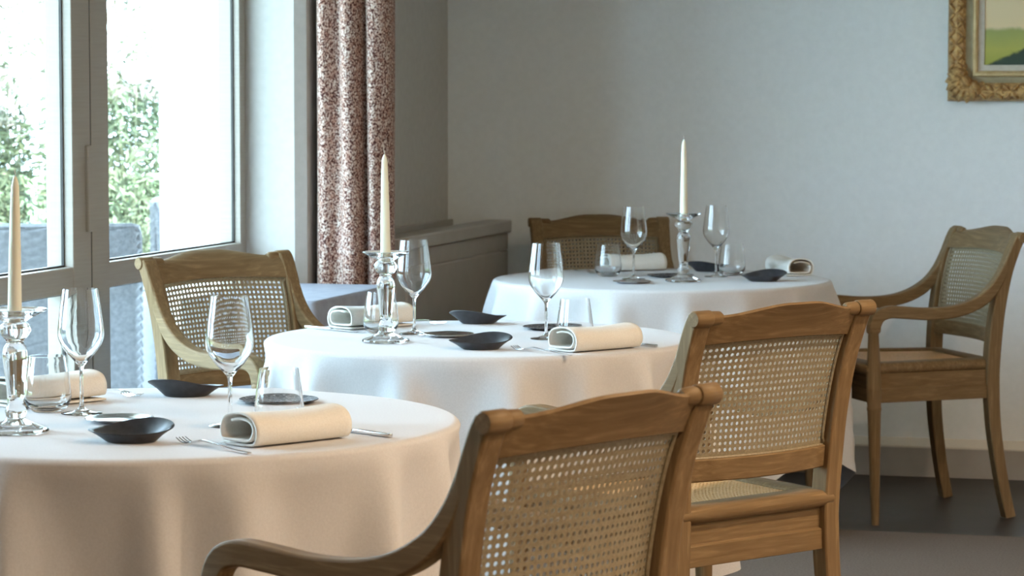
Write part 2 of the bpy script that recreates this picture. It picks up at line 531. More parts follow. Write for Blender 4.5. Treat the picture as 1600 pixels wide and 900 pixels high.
def wicker_chair(loc, rz, label, h=0.88):
    w = empty('wicker_armchair', loc, rz)
    tag(w, label, 'chair', 'wicker armchairs on the terrace')
    # woven tub shell: U-shaped plan, ribbed by the weave
    def shell(path, z0, z1, name):
        n = len(path)
        rows = int((z1 - z0) / 0.016)
        mb = MB()
        vs = []
        for r in range(rows + 1):
            z = z0 + (z1 - z0) * r / rows
            for i, p in enumerate(path):
                a, b = path[max(i - 1, 0)], path[min(i + 1, n - 1)]
                t = (b - a).normalized()
                nn = Vector((-t.y, t.x, 0))
                o = 0.006 * (1 if (i + r) % 2 else -1)
                vs.append(p + nn * o + Vector((0, 0, z)))
        fs = [(r * n + i, r * n + i + 1, (r + 1) * n + i + 1, (r + 1) * n + i) for r in range(rows) for i in range(n - 1)]
        return mb.add(vs, fs).build(name, 'wicker', w, sharp=180, solid=0.012)
    def dense(pts, step=0.035):
        out = []
        for a, b in zip(pts[:-1], pts[1:]):
            k = max(1, int((b - a).length / step))
            out += [a + (b - a) * (i / k) for i in range(k)]
        return out + [pts[-1]]
    arc = [Vector((-0.27, -0.26, 0))] + cat([(-0.25, -0.285, 0), (0, -0.30, 0), (0.25, -0.285, 0)], 5) + [Vector((0.27, -0.26, 0))]
    shell(dense(arc), 0.06, h, 'woven_back')
    for s in (-1, 1):
        shell(dense([Vector((s * 0.27, -0.255, 0)), Vector((s * 0.27, 0.30, 0))]), 0.06, 0.64, 'woven_arm')
    shell(dense([Vector((-0.265, 0.29, 0)), Vector((0.265, 0.29, 0))]), 0.06, 0.42, 'woven_front')
    MB().box(-0.26, 0.26, -0.27, 0.28, 0.36, 0.42).build('seat', 'wicker', w, 0.01)
    rim = [Vector(p) for p in ((-0.27, 0.30, 0.645), (-0.27, -0.25, 0.65), (-0.268, -0.262, h - 0.03), (-0.262, -0.268, h), (-0.245, -0.282, h + 0.004), (0, -0.30, h + 0.004), (0.245, -0.282, h + 0.004), (0.262, -0.268, h), (0.268, -0.262, h - 0.03), (0.27, -0.25, 0.65), (0.27, 0.30, 0.645))]
    MB().tube(rim, 0.013, 6).build('rim', 'wicker', w)
    for sx in (-1, 1):
        for sy in (-1, 1):
            MB().box(sx * 0.24 - 0.02, sx * 0.24 + 0.02, sy * 0.27 - 0.02, sy * 0.27 + 0.02, 0, 0.08).build('leg', 'wicker', w, 0.003)
    return w
wicker_chair((-4.275, 9.50, -0.04), R(18), 'grey wicker armchair outside, its back seen through both window panes')
wicker_chair((-4.08, 10.62, -0.04), R(-75), 'grey wicker armchair outside half hidden by the white wall', 0.925)

# ------------------------------------------------------------------ radiator cabinet, curtain, side table, painting
cab = empty('radiator_cabinet', (XL, 8.26, 0))
tag(cab, 'taupe painted low cabinet in the corner beyond the curtain', 'cabinet')
CL, CD, CH = YB - 8.26 - 0.002, 0.228, 0.872
MB().box(0.001, CD - 0.02, 0, CL, 0, CH - 0.045).build('body', 'trim_paint', cab, 0.002)
MB().box(CD - 0.085, CD + 0.012, -0.01, CL, CH - 0.045, CH).build('top', 'trim_paint', cab, 0.006)
MB().box(0.001, CD - 0.085, 0, CL, CH - 0.045, CH - 0.028).build('vent_slot', 'dark_gap', cab)
MB().box(0.001, 0.02, 0, CL, CH - 0.028, CH).build('back_lip', 'trim_paint', cab, 0.002)
MB().box(CD - 0.02, CD, 0.10, CL - 0.10, 0.12, 0.765).build('front_panel', 'trim_paint', cab, 0.006)
MB().box(CD - 0.02, CD - 0.004, 0, CL, 0.765, CH - 0.045).build('frieze', 'trim_paint', cab, 0.003)
MB().box(CD - 0.02, CD - 0.004, 0, 0.095, 0, 0.762).build('stile', 'trim_paint', cab, 0.003)
MB().box(CD - 0.02, CD - 0.004, CL - 0.095, CL, 0, 0.762).build('stile', 'trim_paint', cab, 0.003)

# curtain: gathered serpentine hung beside the reveal
cp = cat([(-2.800, 8.225, 0), (-2.822, 8.150, 0), (-2.818, 8.085, 0), (-2.790, 8.055, 0), (-2.755, 8.085, 0), (-2.738, 8.070, 0), (-2.715, 8.040, 0), (-2.685, 8.052, 0), (-2.668, 8.110, 0), (-2.652, 8.085, 0), (-2.632, 8.068, 0), (-2.610, 8.085, 0), (-2.596, 8.130, 0), (-2.605, 8.200, 0), (-2.640, 8.230, 0)], 6)
rows = 40
mb = MB()
cc = Vector((-2.71, 8.12, 0))
vs = []
for r in range(rows + 1):
    z = 0.02 + (2.52 - 0.02) * r / rows
    for i, p in enumerate(cp):
        k = 1.0 + 0.05 * math.sin(z * 2.3 + i * 0.05) * (1 - z / 3)
        d = (p - cc)
        vs.append((d.x * (0.985 + 0.015 * math.sin(z * 1.7)), d.y * k + 0.006 * math.sin(3.1 * z + i * 0.35), z))
n = len(cp)
mb.add(vs, [(r * n + i, r * n + i + 1, (r + 1) * n + i + 1, (r + 1) * n + i) for r in range(rows) for i in range(n - 1)])
cur = mb.build('curtain', 'curtain_speckle', None, sharp=180, solid=0.004)
cur.location = cc
tag(cur, 'speckled mauve and cream curtain hanging beside the window', 'curtain')
rail = MB().tube([Vector((-2.72, 5.2, 2.545)), Vector((-2.72, 8.6, 2.545))], 0.013, 10).build('curtain_rail', 'lamp_metal')
tag(rail, 'metal curtain rail above the window', 'curtain rail')

# tablecloth generator -------------------------------------------------
def folds(rg, n):
    """a list of fold bumps: (angle, half width, height)"""
    out = []
    for i in range(n):
        out.append(((i + rg.uniform(-0.28, 0.28)) * 2 * PI / n, rg.uniform(0.10, 0.17), rg.uniform(0.45, 1.0)))
    return out

def round_cloth(name, loc, rad, seed, label, dents=(), nf=11, flare=0.05, amp=0.055, hem=0.16, rot=0.0, hemvar=0.09):
    rg = random.Random(seed)
    F = folds(rg, nf)
    n = 288
    rings = []
    for q in (0.0, 0.2, 0.4, 0.6, 0.8, 0.93, 0.975):
        rings.append([(rad * q * math.cos(2 * PI * k / n), rad * q * math.sin(2 * PI * k / n), 0.0) for k in range(n)])
    e = 0.014
    for a in (15, 35, 55, 75):
        rings.append([((rad - e + e * math.sin(R(a))) * math.cos(2 * PI * k / n), (rad - e + e * math.sin(R(a))) * math.sin(2 * PI * k / n), -e + e * math.cos(R(a))) for k in range(n)])
    rows = 26
    for r in range(1, rows + 1):
        t = r / rows
        ring = []
        for k in range(n):
            a = 2 * PI * k / n
            hz = -(0.75 - hem) + e + hemvar * math.cos(4 * (a - rot))
            z = -e + hz * t
            g = 0.0
            for (c, w, h) in F:
                wt = w * (0.55 + 0.75 * t)
                d = (a - c - 0.10 * math.sin(3 * c) * t + PI) % (2 * PI) - PI
                g += h * math.exp(-(d / wt) ** 2)
            s = 1 - math.exp(-t * 7.0)
            rr = rad + 0.001 + flare * t + amp * (g - 0.42) * s * (0.6 + 0.6 * t)
            rr += 0.004 * math.sin(7 * a + 5 * t + seed) * s
            rr = max(rr, rad - 0.10 * s)
            for (cx, cy, front) in dents:          # pressed in by a chair pushed up to the table
                dx, dy = cx - loc[0], cy - loc[1]
                da = (a - math.atan2(dy, dx) + PI) % (2 * PI) - PI
                if abs(da) < 0.7:
                    lim = (math.hypot(dx, dy) - front) / math.cos(da)
                    zz = 0.75 + z
                    k_ = min(1, max(0, (0.66 - zz) / 0.12)) * min(1, (0.7 - abs(da)) / 0.15)
                    rr = rr + (min(rr, lim) - rr) * k_
            ring.append((rr * math.cos(a), rr * math.sin(a), z))
        rings.append(ring)
    mb = MB()
    mb.loops(rings[1:], cap=False)
    b = len(mb.v)
    mb.v.append((0, 0, 0))
    for k in range(n):
        mb.f.append((b, (k + 1) % n, k))
    o = mb.build(name, 'cloth_white', None, sharp=180)
    o.location = (loc[0], loc[1], 0.75)
    return tag(o, label, 'tablecloth', 'white round tablecloths')

def round_table(loc, rad, label):
    t = empty('dining_table', (loc[0], loc[1], 0.012))
    if loc[1] > 8.253:
        t.location.z = 0.012
    tag(t, label, 'table', 'round dining tables')
    MB().lathe([(0, 0.708), (rad - 0.02, 0.708), (rad - 0.008, 0.716), (rad - 0.008, 0.728), (rad - 0.016, 0.734), (0, 0.734)], 64).build('table_top', 'wood_x', t)
    MB().lathe([(0, 0.02), (0.05, 0.02), (0.045, 0.10), (0.035, 0.20), (0.035, 0.55), (0.06, 0.66), (0.09, 0.708), (0, 0.708)], 24).build('pedestal', 'wood_z', t)
    MB().lathe([(0, 0), (0.24, 0), (0.24, 0.012), (0.06, 0.04), (0, 0.04)], 40).build('base', 'wood_x', t)
    return t

T1, T2, T3 = (-1.883, 4.505), (-1.779, 6.244), (-1.801, 8.400)
R1, R2, R3 = 0.546, 0.503, 0.527
round_table(T1, R1, 'round table under the white cloth nearest the camera')
round_table(T2, R2, 'round table under the middle white cloth')
round_table(T3, R3, 'round table under the white cloth nearest the painting wall')
round_cloth('tablecloth', T1, R1, 3, 'white tablecloth of the table nearest the camera, at lower left', nf=15, flare=0.02, amp=0.12, hem=0.14, dents=((-2.55, 5.02, 0.34),))
round_cloth('tablecloth', T2, R2, 11, 'white tablecloth of the middle table', nf=15, flare=0.05, amp=0.12, hem=0.14, dents=((-2.402, 6.648, 0.265),))
round_cloth('tablecloth', T3, R3, 23, 'white tablecloth of the far table by the back wall', nf=15, flare=0.075, amp=0.11, hem=0.17, rot=R(-25), dents=((-1.099, 8.772, 0.265), (-2.12, 9.15, 0.265)))

# grey-blue draped side table at the window reveal
st = empty('side_table', (-2.745, 7.62, 0.012))
tag(st, 'side table under the grey cloth below the curtain', 'table')
MB().box(-0.19, 0.19, -0.33, 0.33, 0.695, 0.730).build('table_top', 'wood_y', st, 0.003)
for sx in (-1, 1):
    for sy in (-1, 1):
        MB().box(sx * 0.16 - 0.02, sx * 0.16 + 0.02, sy * 0.30 - 0.02, sy * 0.30 + 0.02, 0, 0.695).build('leg', 'wood_z', st, 0.003)
mb = MB()
hx, hy = 0.205, 0.350
def rr_loop(hx, hy, r, z, wav=0.0, ph=0.0):
    out = []
    for (cx, cy, a0) in ((hx - r, hy - r, 0), (-hx + r, hy - r, 90), (-hx + r, -hy + r, 180), (hx - r, -hy + r, 270)):
        for k in range(7):
            a = R(a0 + 15 * k)
            out.append((cx + r * math.cos(a), cy + r * math.sin(a)))
        nx = {0: (-1, 0), 90: (0, -1), 180: (1, 0), 270: (0, 1)}[a0]
        ln = 2 * (hx - r) if nx[0] else 2 * (hy - r)
        lx, ly = out[-1]
        for k in range(1, 14):
            out.append((lx + nx[0] * ln * k / 14, ly + nx[1] * ln * k / 14))
    res = []
    for i, (x, y) in enumerate(out):
        w = 1 + wav * math.sin(i * 0.9 + ph) / max(0.2, math.hypot(x, y))
        res.append((x * w, y * w, z))
    return res
loops = [rr_loop(hx - 0.01, hy - 0.01, 0.012, 0.0), rr_loop(hx - 0.003, hy - 0.003, 0.016, -0.003), rr_loop(hx, hy, 0.018, -0.010)]
for t in (0.1, 0.25, 0.4, 0.55, 0.7, 0.85, 1.0):
    loops.append(rr_loop(hx + 0.006 * t, hy + 0.004 * t, 0.02 + 0.02 * t, -0.01 - 0.62 * t, 0.006 * t, 1.3))
mb.loops(loops, cap=False)
mb.f.append(tuple(range(len(loops[0]))))
gc = mb.build('grey_tablecloth', 'cloth_grey', None, sharp=60)
gc.location = (-2.745, 7.62, 0.746)
tag(gc, 'grey-blue cloth draped over the side table below the curtain', 'tablecloth')

# painting in carved gilt frame
pw, ph = 1.30, 1.00
pt = empty('painting', (-1.054, YB - 0.001, 1.297))
tag(pt, 'landscape painting in an ornate gilt frame on the back wall', 'painting')
def frame_ring(name, mat, prof, parent=pt, bev=0.0):
    """prof: (inset from outer edge, depth toward the room)"""
    mb = MB()
    rings = []
    for (i, d) in prof:
        rings.append([(i, -d, i), (pw - i, -d, i), (pw - i, -d, ph - i), (i, -d, ph - i)])
    mb.loops(rings, cap=False)
    return mb.build(name, mat, parent, bev, sharp=35)
frame_ring('carved_moulding', 'gilt', [(0.0, 0.0), (0.0, 0.022), (0.006, 0.042), (0.018, 0.056), (0.034, 0.060), (0.050, 0.053), (0.062, 0.040)])
frame_ring('cove', 'frame_olive', [(0.060, 0.040), (0.064, 0.036), (0.080, 0.030), (0.084, 0.032)])
frame_ring('inner_moulding', 'gilt_plain', [(0.083, 0.032), (0.087, 0.040), (0.094, 0.042), (0.100, 0.038), (0.104, 0.026)])
frame_ring('liner', 'liner', [(0.103, 0.028), (0.106, 0.026), (0.122, 0.020), (0.124, 0.012)])
cv = MB().box(0.118, pw - 0.118, -0.014, -0.001, 0.118, ph - 0.118).build('canvas', 'painting', pt, flat=True)
# object space of the canvas material starts at its lower left corner
for vv in cv.data.vertices:
    vv.co.x -= 0.124
    vv.co.z -= 0.124
cv.location = (0.124, 0, 0.124)
# carved relief: leaf scrolls along the moulding and a cartouche on each corner
rg = random.Random(5)
def blob(mb, c, rx, rz, ry, rot):
    prof = []
    n, m = 8, 4
    vs = [(c[0], c[1] - ry, c[2])]
    for j in range(1, m + 1):
        f = j / m * PI / 2
        for k in range(n):
            a = 2 * PI * k / n
            x, z = rx * math.sin(f) * math.cos(a), rz * math.sin(f) * math.sin(a)
            vs.append((c[0] + x * math.cos(rot) - z * math.sin(rot), c[1] - ry * math.cos(f), c[2] + x * math.sin(rot) + z * math.cos(rot)))
    fs = [(0, 1 + (k + 1) % n, 1 + k) for k in range(n)]
    for j in range(m - 1):
        for k in range(n):
            a, b = 1 + j * n + k, 1 + j * n + (k + 1) % n
            fs.append((a, b, b + n, a + n))
    mb.add(vs, fs)
rel = MB()
for side in range(4):
    L = pw if side % 2 == 0 else ph
    k = 0.12
    i = 0
    while k < L - 0.12:
        for (off, ang) in ((0.018, 0.7), (0.044, -0.7)):
            a = ang * (1 if i % 2 else -1)
            pos = {0: (k, off), 1: (pw - off, k), 2: (k, ph - off), 3: (off, k)}[side]
            blob(rel, (pos[0], -0.048, pos[1]), 0.021, 0.008, 0.016, a + (PI / 2 if side % 2 else 0))
        k += 0.028
        i += 1
rel_o = rel.build('carved_leaves', 'gilt', pt, sharp=60)
rel_o['kind'] = 'stuff'
for (cx, cz, sx, sz) in ((0, 0, 1, 1), (pw, 0, -1, 1), (pw, ph, -1, -1), (0, ph, 1, -1)):
    mb = MB()
    # shell cartouche: a fan of lobes spreading from the inner corner
    ox, oz = cx + sx * 0.082, cz + sz * 0.082
    for k in range(9):
        a = R(180 - 25 + (90 + 50) * k / 8)
        ln = 0.070 + 0.022 * math.sin(PI * k / 8)
        dx, dz = math.cos(a) * sx, math.sin(a) * sz
        blob(mb, (ox + dx * ln * 0.6, -0.046, oz + dz * ln * 0.6), ln * 0.46, 0.018, 0.030, math.atan2(dz, dx))
    blob(mb, (ox - sx * 0.02, -0.05, oz - sz * 0.02), 0.028, 0.028, 0.030, 0)
    blob(mb, (ox + sx * 0.03, -0.036, oz - sz * 0.03), 0.02, 0.012, 0.02, 0.8)
    blob(mb, (ox - sx * 0.03, -0.036, oz + sz * 0.03), 0.02, 0.012, 0.02, 0.8)
    mb.build('corner_cartouche', 'gilt', pt, sharp=60)

# ------------------------------------------------------------------ the cane armchair
def cane_plate(nx, ny, f, inside, name, mat, parent, th=0.0018, hr=0.30):
    """plate of nx x ny cells with eight-sided holes; f(u, v) -> (point, normal)"""
    mb = MB()
    hv = [(0.5 + hr * math.cos(R(22.5 + 45 * k)), 0.5 + hr * math.sin(R(22.5 + 45 * k))) for k in range(8)]
    for j in range(ny):
        for i in range(nx):
            ok = inside(i, j)
            pts = [(0, 0), (1, 0), (1, 1), (0, 1)]
            fr = []
            bk = []
            for (a, b) in pts + (hv if ok else []):
                p, n = f((i + a) / nx, (j + b) / ny)
                fr.append(p + n * th / 2)
                bk.append(p - n * th / 2)
            if not ok:
                mb.add(fr + bk, [(0, 1, 2, 3), (7, 6, 5, 4)])
                continue
            top = [(2, 3, 5, 4), (3, 0, 7, 6), (0, 1, 9, 8), (1, 2, 11, 10), (2, 4, 11), (3, 6, 5), (0, 8, 7), (1, 10, 9)]
            fs = [tuple(q) for q in top] + [tuple(reversed([x + 12 for x in q])) for q in top]
            for k in range(8):
                a, b = 4 + k, 4 + (k + 1) % 8
                fs.append((a, b, b + 12, a + 12))
            mb.add(fr + bk, fs)
    return mb.build(name, mat, parent, flat=True)

POST = cat([(0, -0.262, 0.0), (0, -0.236, 0.12), (0, -0.212, 0.28), (0, -0.205, 0.42), (0, -0.208, 0.54), (0, -0.220, 0.66), (0, -0.243, 0.77), (0, -0.272, 0.85), (0, -0.288, 0.880)], 5)
def post_y(z):
    for a, b in zip(POST[:-1], POST[1:]):
        if a.z <= z <= b.z:
            return a.y + (b.y - a.y) * (z - a.z) / (b.z - a.z)
    return POST[-1].y if z > 0.5 else POST[0].y
def post_x(z):
    """centre line of the post across the chair"""
    return 0.228 + (0.209 - 0.228) * min(1, z / 0.45) if z < 0.45 else 0.209 + (0.226 - 0.209) * (z - 0.45) / 0.43
BOW = 0.030
def back_pt(u, z, off=0.0):
    """point of the bowed back at height z, u from -1 to 1 between the posts"""
    hw = post_x(z) - 0.018
    return Vector((u * hw, post_y(z) + 0.004 - BOW * (1 - u * u) + off, z))

def make_chair():
    ch = empty('cane_armchair')
    for s in (-1, 1):
        path = [Vector((s * post_x(p.z), p.y, p.z)) for p in POST]
        po = MB().band(path, 0.042, lambda q: 0.034 + 0.012 * math.exp(-((q - 0.5) / 0.28) ** 2) - 0.004 * q).build('rear_post', 'wood_z', ch, 0.004)
        # rolled-over top of the post
        mb = MB()
        x0, x1 = s * (post_x(0.88) + 0.024), s * (post_x(0.88) - 0.021)
        ctr = Vector((0, -0.292, 0.876))
        rings = []
        for x, k in ((x0, 0.85), (x0 - s * 0.003, 1.0), (x1 + s * 0.003, 1.0), (x1, 0.85)):
            rings.append([(x, ctr.y + 0.0165 * k * math.cos(2 * PI * i / 20), ctr.z + 0.0165 * k * math.sin(2 * PI * i / 20)) for i in range(20)])
        mb.loops(rings).build('scroll', 'wood_x', po, sharp=50)
        # turned stub of the crest roll
        rings = []
        for x, k in ((x1, 0.8), (x1 - s * 0.004, 0.86), (x1 - s * 0.026, 0.80), (x1 - s * 0.032, 0.55)):
            rings.append([(x, ctr.y + 0.002 + 0.0165 * k * math.cos(2 * PI * i / 16), ctr.z + 0.0165 * k * math.sin(2 * PI * i / 16)) for i in range(16)])
        MB().loops(rings).build('roll_stub', 'wood_x', po, sharp=50)
    # crest rail: bowed board with an arched top
    def crest_top(u):
        q = min(1, max(0, (0.90 - abs(u)) / 0.75))
        return 0.881 + 0.020 * q * q * (3 - 2 * q)
    def crest_bot(u):
        return 0.822 + 0.008 * (1 - u * u)
    N = 32
    rings = []
    for i in range(N + 1):
        u = -1 + 2 * i / N
        zt, zb = crest_top(u), crest_bot(u)
        ring = []
        for (z, o) in ((zb, -0.013), (zb, 0.013), (zb * 0.5 + zt * 0.5, 0.013), (zt - 0.012, 0.011), (zt - 0.002, 0.004), (zt, -0.004), (zt - 0.004, -0.012), (zt - 0.016, -0.015), (zb * 0.5 + zt * 0.5, -0.014)):
            p = back_pt(u, min(z, 0.88), o)
            p.z = z
            p.y -= max(0, z - 0.88) * 0.9
            ring.append(p)
        rings.append(ring)
    MB().loops(rings).build('crest_rail', 'wood_x', ch, 0.0, sharp=50)
    # lower rail
    rings = []
    for i in range(N + 1):
        u = -1 + 2 * i / N
        rings.append([back_pt(u, z, o) for (z, o) in ((0.546, -0.011), (0.546, 0.011), (0.592, 0.011), (0.592, -0.011))])
    MB().loops(rings).build('lower_rail', 'wood_x', ch, 0.003)
    # cane back panel and its edging bead
    nx, ny = 32, 19
    def fb(u, v):
        uu = (u * 2 - 1)
        zb, zt = 0.588, crest_bot(uu) + 0.004
        z = zb + (zt - zb) * v
        p = back_pt(uu, z, 0.0)
        q = back_pt(uu, z + 0.002, 0.0) - p
        q2 = back_pt(uu + 0.01, z, 0.0) - p
        return p, q2.cross(q).normalized()
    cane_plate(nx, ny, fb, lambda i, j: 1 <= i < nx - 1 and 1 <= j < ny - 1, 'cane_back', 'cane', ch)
    for off in (-0.004, 0.004):
        loop = [fb(i / 24, 0.02)[0] for i in range(25)] + [fb(0.975, j / 12)[0] for j in range(1, 13)] + [fb(1 - i / 24, 0.975)[0] for i in range(1, 25)] + [fb(0.025, 1 - j / 12)[0] for j in range(1, 13)]
        MB().tube([p + Vector((0, off, 0)) for p in loop], 0.0032, 6).build('cane_edging', 'cane', ch)
    # arms: one sweep from the crest down and forward, bending down to the front post
    for s in (-1, 1):
        ap = cat([(0, -0.273, 0.868), (0, -0.250, 0.812), (0, -0.222, 0.752), (0, -0.182, 0.702), (0, -0.125, 0.668), (0, -0.055, 0.650), (0, 0.030, 0.646), (0, 0.110, 0.652), (0, 0.165, 0.655), (0, 0.198, 0.644), (0, 0.214, 0.620), (0, 0.217, 0.595)], 5)
        path = [Vector((s * (0.225 if p.y < -0.22 else 0.225 + 0.038 * ((p.y + 0.22) / 0.437)), p.y, p.z)) for p in ap]
        MB().band(path, lambda q: 0.036 - 0.004 * q, lambda q: 0.016 + 0.022 * min(1, q / 0.3) if q < 0.8 else 0.038).build('arm', 'wood_y', ch, 0.005, segs=3)
        # turned front leg
        prof = [(0, 0), (0.0115, 0), (0.0125, 0.01), (0.0155, 0.12), (0.0185, 0.26), (0.0210, 0.352), (0.0225, 0.356), (0.0225, 0.362), (0.0212, 0.366), (0.0225, 0.40), (0.0225, 0.418), (0.0237, 0.421), (0.0225, 0.425), (0.0225, 0.45), (0.021, 0.49), (0.0175, 0.56), (0.0165, 0.590), (0.021, 0.594), (0.0215, 0.602), (0.018, 0.606), (0, 0.606)]
        lg = MB()
        lg.lathe(prof, 20)
        for i, v in enumerate(lg.v):
            z = v[2]
            lg.v[i] = (v[0] + s * (0.263), v[1] + 0.205 + 0.012 * z / 0.6, z)
        lg.build('front_leg', 'wood_z', ch, sharp=50)
    # seat: rounded frame, cane insert, aprons
    def seat_loop(ins, z):
        b, f = -0.222 + ins, 0.232 - ins
        wb, wf = 0.206 - ins, 0.262 - ins
        pts = [(-wb, b), (wb, b), (wf, f), (-wf, f)]
        out = []
        for i in range(4):
            a, c = Vector((*pts[i], 0)), Vector((*pts[(i + 1) % 4], 0))
            for k in range(8):
                p = a + (c - a) * (k / 8)
                bow = 0.012 * math.sin(PI * k / 8) if i == 2 else 0
                out.append((p.x, p.y + bow, z))
        return out
    rings = [seat_loop(0.052, 0.468), seat_loop(0.004, 0.464), seat_loop(-0.004, 0.470), seat_loop(-0.008, 0.481), seat_loop(-0.004, 0.492), seat_loop(0.006, 0.498), seat_loop(0.046, 0.499), seat_loop(0.052, 0.494), seat_loop(0.052, 0.468)]
    MB().loops(rings, cap=False).build('seat_frame', 'wood_x', ch, sharp=50)
    sx, sy = 36, 32
    def fsx(u, v):
        y = -0.172 + (0.184 + 0.172) * v
        hw = 0.156 + (0.212 - 0.156) * v
        return Vector(((u * 2 - 1) * hw, y, 0.490 - 0.006 * math.sin(PI * u) * math.sin(PI * v))), Vector((0, 0, 1))
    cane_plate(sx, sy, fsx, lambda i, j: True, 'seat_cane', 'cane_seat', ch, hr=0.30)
    for i in range(4):
        a, c = [((-0.200, -0.206), (0.200, -0.206)), ((0.214, -0.19), (0.252, 0.205)), ((0.245, 0.212), (-0.245, 0.212)), ((-0.252, 0.205), (-0.214, -0.19))][i]
        a, c = Vector((*a, 0)), Vector((*c, 0))
        t = (c - a).normalized()
        nn = Vector((t.y, -t.x, 0))
        rings = []
        for e in (a, c):
            rings.append([e + nn * o + Vector((0, 0, z)) for (o, z) in ((-0.010, 0.376), (0.010, 0.376), (0.010, 0.418), (0.004, 0.421), (0.004, 0.466), (-0.010, 0.466))])
        MB().loops(rings).build('apron', 'wood_x' if i % 2 == 0 else 'wood_y', ch, 0.0015)
    return ch

chair0 = make_chair()
chairs = [
    ((-1.137, 3.843, 0.012), 63.4, 'cane-back wooden armchair nearest the camera, seen from behind'),
    ((-1.151, 5.583, 0.012), 55.0, 'cane-back wooden armchair at the middle table, seen from behind, seat showing'),
    ((-1.099, 8.772, 0.0), 121.4, 'cane-back wooden armchair standing against the back wall below the painting'),
    ((-2.402, 6.648, 0.012), -120.5, 'cane-back wooden armchair facing the camera beside the window'),
    ((-2.120, 9.150, 0.0), 205.0, 'cane-back wooden armchair behind the far table near the corner cabinet'),
    ((-2.55, 5.02, 0.012), -118.0, 'cane-back wooden armchair at the far left edge behind the front candle'),
]
for i, (loc, rz, lb) in enumerate(chairs):
    c = chair0 if i == 0 else copy_tree(chair0)
    c.location = loc
    c.rotation_euler = (0, 0, R(rz))
    tag(c, lb, 'chair', 'cane armchairs at the round tables')

# ------------------------------------------------------------------ table things
ZT = 0.7505
def place(proto, used, name_loc, rz=0.0, label=None, cat_=None, group=None):
    o = copy_tree(proto) if used else proto
    o.location = name_loc
    o.rotation_euler = (0, 0, rz)
    tag(o, label, cat_, group)
    return o

# candlestick: solid crystal baluster
def candlestick():
    prof = [(0, 0.0), (0.052, 0.0), (0.0555, 0.003), (0.054, 0.007), (0.036, 0.013), (0.020, 0.020), (0.0155, 0.026), (0.0175, 0.032), (0.0185, 0.037), (0.0160, 0.043), (0.0135, 0.050), (0.0145, 0.065), (0.0175, 0.095), (0.0205, 0.122), (0.0212, 0.134), (0.0185, 0.145), (0.0140, 0.152), (0.0160, 0.157), (0.0215, 0.163), (0.0270, 0.172), (0.0275, 0.178), (0.0230, 0.184), (0.0185, 0.187), (0.0260, 0.193), (0.0420, 0.2005), (0.0535, 0.206), (0.0545, 0.2085), (0.0530, 0.2095), (0.0400, 0.2055), (0.0260, 0.2005), (0.0185, 0.199), (0.0155, 0.2015), (0.0125, 0.2015), (0.0122, 0.1890), (0, 0.1890)]
    return MB().lathe(prof, 40).build('candlestick', 'crystal', None, sharp=50)
def candle():
    c = empty('taper_candle')
    prof = [(0, 0), (0.0116, 0), (0.0118, 0.02), (0.0105, 0.10), (0.0085, 0.18), (0.0068, 0.225), (0.0055, 0.233), (0.0030, 0.240), (0.0012, 0.243), (0, 0.243)]
    MB().lathe(prof, 24).build('wax_body', 'wax', c, sharp=50)
    MB().tube(cat([(0, 0, 0.240), (0.0004, 0, 0.246), (-0.0008, 0, 0.251), (-0.0022, 0, 0.255)], 3), 0.0009, 6).build('wick', 'wick', c)
    return c
cs, cd = candlestick(), candle()
CS = [((-2.029, 4.272), 'crystal candlestick at the left edge on the front table', 'cream taper candle at the left edge on the front table', R(-1.6)),
      ((-1.949, 6.065), 'crystal candlestick on the middle table', 'cream taper candle on the middle table, in front of the curtain', R(0.8)),
      ((-1.707, 8.278), 'crystal candlestick on the far table', 'cream taper candle on the far table, against the grey wall', R(0.2))]
for i, ((x, y), l1, l2, tilt) in enumerate(CS):
    place(cs, i > 0, (x, y, ZT), 0.6 * i, l1, 'candlestick', 'crystal candlesticks')
    k = place(cd, i > 0, (x, y, ZT + 0.1895), 0.0, l2, 'candle', 'taper candles')
    k.rotation_euler = (0, -tilt * 0.6, 0)

def wine_glass():
    w = empty('wine_glass')
    outer = [(0.0365, 0.0), (0.0370, 0.0012), (0.0355, 0.0022), (0.020, 0.0045), (0.008, 0.0080), (0.0042, 0.0140), (0.0034, 0.026), (0.0032, 0.060), (0.0036, 0.078), (0.0055, 0.086), (0.0125, 0.0945), (0.0250, 0.1080), (0.0355, 0.1225), (0.0405, 0.1350), (0.0415, 0.1450), (0.0402, 0.1600), (0.0370, 0.1880), (0.0335, 0.2120), (0.0318, 0.2240)]
    inner = [(0.0309, 0.2240), (0.0326, 0.2120), (0.0361, 0.1880), (0.0393, 0.1600), (0.0405, 0.1450), (0.0394, 0.1352), (0.0343, 0.1232), (0.0238, 0.1096), (0.0110, 0.0965), (0.0040, 0.0915), (0, 0.0905)]
    MB().lathe([(0, 0.0)] + outer + inner, 48).build('bowl_and_stem', 'crystal', w, sharp=70)
    return w
def tumbler():
    outer = [(0, 0.0), (0.026, 0.0), (0.0300, 0.0020), (0.0365, 0.0090), (0.0415, 0.0190), (0.0430, 0.0280), (0.0420, 0.0400), (0.0390, 0.0650), (0.0355, 0.0880), (0.0335, 0.1000)]
    inner = [(0.0325, 0.1000), (0.0345, 0.0880), (0.0379, 0.0650), (0.0408, 0.0400), (0.0417, 0.0285), (0.0400, 0.0205), (0.0345, 0.0125), (0.0250, 0.0080), (0, 0.0070)]
    return MB().lathe(outer + inner, 48).build('water_tumbler', 'crystal', None, sharp=60)
wg, tb = wine_glass(), tumbler()
